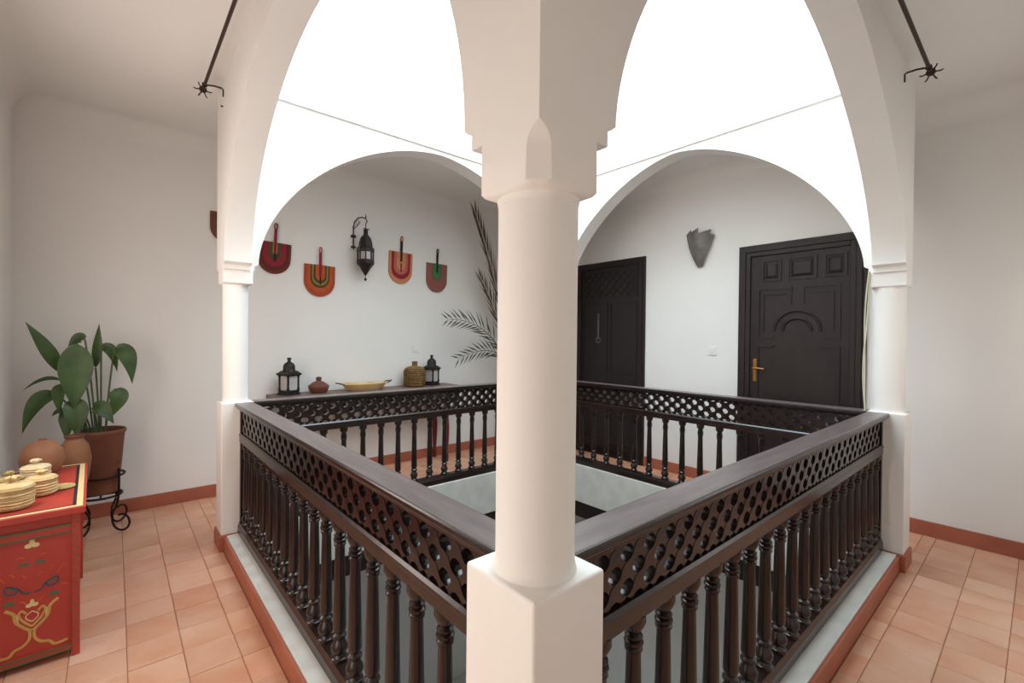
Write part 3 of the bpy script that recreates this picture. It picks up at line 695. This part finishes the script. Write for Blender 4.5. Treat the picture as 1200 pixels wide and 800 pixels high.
# ================================================================== PALM
pm = thing('potted_palm', 'tall feathery palm in a clay pot in the far corner', 'plant', (3.9, 4.2, 0))
MB().lathe([(0.13,0),(0.15,0.02),(0.19,0.36),(0.21,0.38),(0.21,0.42),(0.19,0.42),(0.18,0.38),(0.001,0.37)], 24).obj('pot', potmat, pm, smooth=True)
def frond(base, ctrl, tip, n, ll, mt, droop=0.0, w0=0.010, spread=0.75, start=0.3):
    base, ctrl, tip = Vector(base), Vector(ctrl), Vector(tip)
    P_ = lambda t: base*(1-t)**2+ctrl*2*t*(1-t)+tip*t*t
    m = MB(); m.tube([P_(i/16) for i in range(17)], [0.012*(1-0.8*i/16) for i in range(17)], 6)
    for i in range(n):
        t = start+(1-start)*i/(n-1); p = P_(t); d = (P_(min(1,t+0.02))-P_(t-0.02)).normalized()
        side = d.cross(Vector((0.15,-1,0.1))).normalized()
        Lf = ll*(0.55+0.6*math.sin(PI*(0.15+0.8*(t-start)/(1-start))))
        for s_ in (-1,1):
            dr = (d*spread+side*s_*0.75+Vector((random.uniform(-.1,.1), -0.25+random.uniform(-.25,.25), random.uniform(-.12,.12)-droop))).normalized()
            nn = dr.cross(Vector((0,-1,0))).normalized()*w0
            q = p+dr*Lf; md = p+dr*Lf*0.4
            off = Vector((0,-1,0))*0.004
            m.add([p, md+nn, q, md-nn, md+off], [(0,1,4),(1,2,4),(2,3,4),(3,0,4)])
    return m
lc = lambda u,v,z: (u-3.9, v-4.2, z)
frond((-0.02,0,0.4), lc(3.6,4.2,1.9), lc(2.60,4.2,1.84), 19, 0.27, palmm, 0.04, 0.011, 1.25).obj('frond', palmm, pm)
frond((-0.04,-0.03,0.4), lc(3.75,4.15,1.75), lc(2.72,4.12,1.34), 18, 0.25, palmm, 0.06, 0.011, 1.25).obj('frond', palmm, pm)
frond((0,0,0.4), lc(3.62,4.25,2.0), lc(3.06,4.25,3.28), 26, 0.34, palmdry, 0.0, 0.010, 2.6, 0.45).obj('frond', palmdry, pm)
frond((-0.02,0.02,0.4), lc(3.7,4.3,1.7), lc(3.2,4.3,2.42), 20, 0.30, palmdry, 0.0, 0.010, 2.0, 0.45).obj('frond', palmdry, pm)
frond((0.02,0,0.4), lc(4.0,4.2,2.0), lc(4.15,4.1,2.7), 24, 0.24, palmm).obj('frond', palmm, pm)
frond((0.02,-0.02,0.4), lc(3.95,4.0,1.7), lc(4.0,3.75,2.3), 22, 0.22, palmm).obj('frond', palmm, pm)

# ================================================================== RED CHEST
cx0, cx1, cy0, cy1, ch_ = -1.19, -0.848, 2.345, 3.32, 0.712
rc = thing('painted_chest', 'red painted chest with floral vase motif standing by the left wall', 'chest', (cx0, cy0, 0), 0.028)
wd, ln_ = cx1-cx0, cy1-cy0
B(0.012, wd-0.012, 0.012, ln_-0.012, 0.03, ch_).obj('body', red, rc)
for x in (0, wd-0.03):
    for y in (0, ln_-0.03): B(x, x+0.03, y, y+0.03, 0, ch_).obj('corner_post', red, rc, bevel=0.002)
m = B(-0.022, wd+0.022, -0.022, ln_+0.022, ch_, ch_+0.034); tp = m.obj('top', red, rc, bevel=0.004)
def border(name, inset, wdt, z, mt, parent):
    m = MB(); x0, x1, y0, y1 = -0.022+inset, wd+0.022-inset, -0.022+inset, ln_+0.022-inset
    m.box(x0,x1,y0,y0+wdt,z-0.002,z); m.box(x0,x1,y1-wdt,y1,z-0.002,z); m.box(x0,x0+wdt,y0+wdt,y1-wdt,z-0.002,z); m.box(x1-wdt,x1,y0+wdt,y1-wdt,z-0.002,z)
    return m.obj(name, mt, parent)
zt = ch_+0.034
border('painted_border', 0.012, 0.024, zt+0.0015, cream, tp); border('painted_border', 0.036, 0.014, zt+0.0015, black, tp)
# front (end) face framing
fz = -0.001
m = MB(); m.box(0.03, wd-0.03, 0.004, 0.012, 0.62, 0.66); m.obj('upper_band', red, rc)
m = MB(); m.box(0.03, wd-0.03, 0.002, 0.004, 0.655, 0.664); m.box(0.03, wd-0.03, 0.002, 0.004, 0.62, 0.628); m.obj('painted_line', green, rc)
m = MB(); m.box(0.03, wd-0.03, 0.004, 0.012, 0.035, 0.066); m.obj('lower_band', red, rc)
m = MB(); m.box(0.03, wd-0.03, 0.002, 0.004, 0.059, 0.067); m.box(0.03, wd-0.03, 0.002, 0.004, 0.035, 0.043); m.obj('painted_line', green, rc)
m = MB()
for k in range(30):   # small leaf garland down the corner post
    z = 0.08+0.021*k; x = wd-0.015+0.005*(-1)**k
    m.prism([(x-0.004,z),(x,z-0.007),(x+0.004,z),(x,z+0.009)], -0.0012, 0.0, 'y')
m.obj('painted_garland', green, rc)
mc = 0.172
def flat(pts, wdt, name, mt):   # painted line of given width on the end panel
    m = MB(); pts = [Vector((x, 0, (z-0.145)*1.12+0.085)) for x,z in pts]; V = []; n = len(pts)
    for i,p in enumerate(pts):
        t = (pts[min(i+1,n-1)]-pts[max(i-1,0)]).normalized(); nn = Vector((-t.z,0,t.x))*wdt/2
        V += [(p.x+nn.x,0.0095,p.z+nn.z),(p.x-nn.x,0.0095,p.z-nn.z),(p.x-nn.x,0.0122,p.z-nn.z),(p.x+nn.x,0.0122,p.z+nn.z)]
    F = [(0,1,2,3),(4*n-1,4*n-2,4*n-3,4*n-4)]
    for i in range(n-1):
        for k in range(4): F.append((4*i+k,4*i+4+k,4*i+4+(k+1)%4,4*i+(k+1)%4))
    return m.add(V, F).obj(name, mt, rc)
def curve(pts, n=16):
    out = []
    k = len(pts)
    for i in range(k-1):
        p0, p1, p2, p3 = pts[max(i-1,0)], pts[i], pts[i+1], pts[min(i+2,k-1)]
        for j in range(n):
            t = j/n; out.append(tuple(0.5*((2*b)+(c-a)*t+(2*a-5*b+4*c-d)*t*t+(-a+3*b-3*c+d)*t**3) for a,b,c,d in zip(p0,p1,p2,p3)))
    return out+[pts[-1]]
for s_ in (-1,1):
    X_ = lambda x: mc+s_*x
    flat(curve([(X_(0.008),0.235),(X_(0.03),0.255),(X_(0.055),0.285),(X_(0.062),0.32),(X_(0.09),0.343)],6), 0.012, 'painted_vase', gold)
    flat(curve([(X_(0.0),0.25),(X_(0.03),0.28),(X_(0.045),0.31),(X_(0.035),0.325),(X_(0.02),0.31)],6), 0.009, 'painted_vase', gold)
    flat(curve([(X_(0.0),0.235),(X_(0.02),0.245),(X_(0.045),0.275),(X_(0.05),0.315)],6), 0.005, 'painted_vase', cream)
    flat(curve([(X_(0.0),0.27),(X_(0.018),0.285),(X_(0.02),0.3),(X_(0.0),0.315)],6), 0.004, 'painted_vase', cream)
    flat(curve([(X_(0.008),0.235),(X_(0.009),0.2),(X_(0.03),0.175),(X_(0.06),0.165),(X_(0.08),0.145),(X_(0.125),0.15)],6), 0.011, 'painted_foot', gold)
    pts = curve([(X_(0.005),0.395),(X_(0.03),0.40),(X_(0.05),0.425),(X_(0.085),0.44),(X_(0.09),0.415),(X_(0.06),0.405),(X_(0.045),0.425)],6)
    flat(pts, 0.007, 'painted_flower', bluep)
    flat(curve([(X_(0.055),0.418),(X_(0.07),0.428),(X_(0.08),0.422)],4), 0.008, 'painted_flower', green)
    flat(curve([(X_(0.06),0.36),(X_(0.075),0.372),(X_(0.092),0.362)],4), 0.016, 'painted_leaf', green)
    flat(curve([(X_(0.01),0.515),(X_(0.025),0.523),(X_(0.045),0.515)],4), 0.013, 'painted_leaf', green)
    for (a,b,c,d) in ((0.09,0.46,0.115,0.49),(0.02,0.46,0.035,0.475),(0.1,0.40,0.125,0.395),(0.04,0.365,0.02,0.35),(0.05,0.55,0.025,0.545),(0.06,0.475,0.075,0.49)):
        flat([(X_(a),b),(X_((a+c)/2),(b+d)/2+0.004),(X_(c),d)], 0.005, 'painted_sprig', orangep)
for zc_, sz in ((0.305,0.03),(0.59,0.036)):
    m = MB(); k = sz/0.03
    for (dx,dz,rx,rz_) in ((0,0.012,0.008,0.016),(-0.010,0,0.012,0.009),(0.010,0,0.012,0.009)):
        m.prism([(mc+k*(dx+rx*math.cos(a)), zc_+k*(dz+rz_*math.sin(a))) for a in [2*PI*i/12 for i in range(12)]], 0.0094-0.0003*(dx>0)-0.0006*(dx<0), 0.0122, 'y')
    m.obj('painted_blossom', cream, rc)

# straw baskets on the chest
zb = zt+0.0015
def basket(u, v, r, h, mt, label):
    t = thing('straw_basket', label, 'basket', (u, v, zb), random.uniform(0,6), 'small straw baskets on the red chest')
    MB().lathe([(r*0.82,0),(r*0.94,0.006),(r*1.02,h*0.35),(r*1.02,h*0.6),(r*1.0,h*0.75)], 28).obj('bowl', mt, t, smooth=True)
    ld = MB().lathe([(r*1.05,h*0.74),(r*1.06,h*0.84),(r*0.95,h*0.92),(r*0.45,h*1.0),(r*0.2,h*1.02)], 28).obj('lid', mt, t, smooth=True)
    k = MB()
    for i in range(5):
        a = 2*PI*i/5
        k.tube([(0,0,h*1.05),(r*0.22*math.cos(a),r*0.22*math.sin(a),h*1.2),(r*0.42*math.cos(a),r*0.42*math.sin(a),h*1.16)], [0.008,0.011,0.006], 6)
    k.obj('knot', mt, ld, smooth=True)
    for q in range(1,5):
        z = h*0.7*q/5; rr = r*(0.96+0.045*min(1,q/2.5))
        MB().tube([(rr*math.cos(a), rr*math.sin(a), z) for a in [2*PI*i/24 for i in range(24)]], 0.0045, 5, True).obj('woven_coil', mt, t, smooth=True)
    return t
basket(-1.10, 2.50, 0.076, 0.125, straw, 'cream straw basket with lid nearest the front of the red chest')
basket(-1.015, 2.68, 0.062, 0.105, straw, 'golden straw basket standing beside the woven ring on the chest')
basket(-1.06, 2.93, 0.062, 0.115, straw2, 'palest bleached straw basket behind the golden one on the chest')
basket(-1.15, 2.82, 0.054, 0.090, straw3, 'olive toned straw basket half hidden behind the others')
rg = thing('woven_ring', 'flat golden woven straw coaster lying beside the baskets', 'coaster', (-0.94, 2.76, zb))
for k in range(4):
    r_ = 0.012+0.013*k
    MB().tube([(r_*math.cos(a), r_*math.sin(a), 0.006) for a in [2*PI*i/24 for i in range(24)]], 0.0062, 6, True).obj('woven_coil', straw3, rg, smooth=True)
jr = thing('round_jar', 'round brown clay jar at the back of the red chest', 'jar', (-1.055, 3.18, zb))
MB().lathe([(0.05,0),(0.075,0.01),(0.1,0.055),(0.104,0.095),(0.096,0.14),(0.074,0.178),(0.045,0.2),(0.02,0.206)], 28).obj('body', clay_tan, jr, smooth=True)
MB().lathe([(0.02,0.204),(0.018,0.214),(0.008,0.22)], 14).obj('stopper', clay, jr, smooth=True)
vz = thing('tall_vase', 'tall slender tan clay vase between the red chest and potted plant', 'vase', (-0.932, 3.62, 0))
MB().lathe([(0.042,0),(0.044,0.02),(0.036,0.06),(0.034,0.22),(0.04,0.42),(0.078,0.60),(0.092,0.72),(0.078,0.82),(0.048,0.865),(0.052,0.885),(0.044,0.885),(0.04,0.86)], 24).obj('body', clay_tan, vz, smooth=True)
MB().lathe([(0.053,0.88),(0.056,0.888),(0.053,0.895),(0.043,0.89)], 24, cap=False).obj('rim', clay, vz, smooth=True)

# ================================================================== PLANT ON IRON STAND
pu, pv = -0.80, 4.16
sd = thing('plant_stand', 'black wrought iron plant stand with curled feet', 'plant stand', (pu, pv, 0))
for zr_, rr in ((0.30, 0.135), (0.46, 0.150)):
    MB().tube([(rr*math.cos(a), rr*math.sin(a), zr_) for a in [2*PI*i/32 for i in range(32)]], 0.009, 8, True).obj('hoop', iron, sd, smooth=True)
for k in range(4):
    a = -0.75+k*PI/2; ca, sa = math.cos(a), math.sin(a)
    prof = [(0.155,0.52),(0.155,0.40),(0.15,0.30),(0.135,0.22),(0.10,0.16)]
    for i in range(18):   # scroll foot curling outwards
        th = PI*0.92+1.75*PI*i/17; r_ = 0.083-0.030*i/17
        prof.append((0.180+r_*math.cos(th), 0.095+r_*math.sin(th)))
    MB().tube([(r_*ca, r_*sa, z) for r_,z in curve(prof, 2)], 0.0085, 8).obj('leg', iron, sd, smooth=True)
MB().tube([(0.135,0,0.30),(-0.135,0,0.30)], 0.007, 8).obj('cross_bar', iron, sd, smooth=True)
MB().tube([(0,0.135,0.308),(0,-0.135,0.308)], 0.007, 8).obj('cross_bar', iron, sd, smooth=True)
pl = thing('potted_plant', 'broad leaved green house plant in a terracotta pot on an iron stand', 'plant', (pu, pv, 0.32))
MB().lathe([(0.10,0),(0.115,0.008),(0.152,0.475),(0.16,0.485),(0.163,0.495),(0.163,0.508),(0.157,0.514),(0.15,0.51),(0.144,0.46)], 36).obj('pot', potmat, pl, smooth=True)
MB().lathe([(0.001,0.47),(0.143,0.472)], 24, cap=False).obj('soil', soil, pl)
def leaf_blade(base, ctrl, tip, wmax, face, fold=0.25):
    base, ctrl, tip = Vector(base), Vector(ctrl), Vector(tip); n = 12; V = []; F = []
    P_ = lambda t: base*(1-t)**2+ctrl*2*t*(1-t)+tip*t*t
    for i in range(n+1):
        t = i/n; p = P_(t); d = (P_(min(1,t+.03))-P_(max(0,t-.03))).normalized()
        sd_ = d.cross(Vector(face)).normalized(); nm = sd_.cross(d).normalized()
        wv = wmax*max(0.02, math.sin(PI*min(1,t**0.72)))*(1 if t < 0.97 else 0.4)
        for q in (-1,-0.5,0,0.5,1): V.append(p+sd_*wv*q+nm*(abs(q)**1.5*wv*fold))
    for i in range(n):
        for j in range(4): a = i*5+j; F.append((a,a+1,a+6,a+5))
    nn = len(V)
    V += [Vector(v)-Vector(face).normalized()*0.0015 for v in V]
    F += [tuple(x+nn for x in f[::-1]) for f in F]
    return MB().add(V, F)
def lp(u, v, z): return (u-pu, v-pv, z-0.32)
root = (0, 0, 0.46)
LV = [  # base of blade, control, tip, half width, facing
    ((-1.035,4.16,1.30), (-1.12,4.14,1.50), (-1.225,4.10,1.69), 0.052, (0.5,-1,0.3)),
    ((-0.945,4.12,1.53), (-0.95,4.05,1.30), (-0.955,4.06,1.02), 0.105, (0.1,-1,0.25)),
    ((-1.06,4.14,1.13), (-1.17,4.08,1.17), (-1.235,4.04,0.87), 0.062, (-0.3,-1,0.5)),
    ((-1.04,4.2,1.24), (-1.13,4.2,1.30), (-1.25,4.2,1.17), 0.016, (0,-1,0.5)),
    ((-0.97,4.10,1.10), (-0.93,4.04,1.02), (-0.94,4.04,0.80), 0.075, (0.1,-1,0.2)),
    ((-1.0,4.12,1.02), (-0.99,4.06,0.95), (-1.0,4.06,0.78), 0.05, (-0.2,-1,0.2)),
    ((-0.835,4.2,1.33), (-0.825,4.2,1.5), (-0.812,4.18,1.69), 0.033, (0.2,-1,0)),
    ((-0.79,4.14,1.55), (-0.70,4.10,1.55), (-0.60,4.06,1.24), 0.0, (0.4,-1,0.3)),
    ((-0.715,4.12,1.49), (-0.62,4.08,1.50), (-0.605,4.06,1.20), 0.072, (0.4,-1,0.25)),
    ((-0.80,4.16,1.50), (-0.73,4.13,1.53), (-0.70,4.12,1.30), 0.045, (0.3,-1,0.3)),
    ((-0.715,4.10,1.16), (-0.665,4.06,1.12), (-0.735,4.06,0.94), 0.068, (0.4,-1,0.1)),
    ((-0.85,4.08,1.02), (-0.80,4.03,1.06), (-0.72,4.02,0.89), 0.062, (0.2,-1,0.5)),
    ((-0.90,4.2,1.56), (-0.93,4.2,1.60), (-1.0,4.2,1.50), 0.045, (0,-1,0.5)),
    ((-1.0,4.2,1.0), (-1.06,4.2,1.02), (-1.09,4.2,0.96), 0.02, (0,-1,0.5)),
    ((-1.03,4.1,1.22), (-1.05,4.05,1.18), (-1.035,4.06,0.98), 0.045, (-0.5,-1,0.1)),
]
for (b,c,t_,wm,fc) in LV:
    if wm <= 0: continue
    lf = leaf_blade(lp(*b), lp(*c), lp(*t_), wm, fc).obj('leaf', leafm, pl, smooth=True)
    b_ = Vector(lp(*b)); r_ = Vector(root)+Vector((b_.x*0.3, random.uniform(-0.05,0.05), 0))
    md = (r_+b_)/2+Vector((-(b_.x)*0.12, 0, 0.06))
    MB().tube([r_*(1-q)**2+md*2*q*(1-q)+b_*q*q for q in [i/8 for i in range(9)]], 0.0065, 6).obj('stem', stemm, lf, smooth=True)

# ------------------------------------------------------------------ drawing units -> metres
for me in list(bpy.data.meshes): me.transform(Matrix.Scale(S, 4)); me.update()
for o in bpy.data.objects:
    if o.type in ('MESH', 'EMPTY'):
        o.location = o.location*S
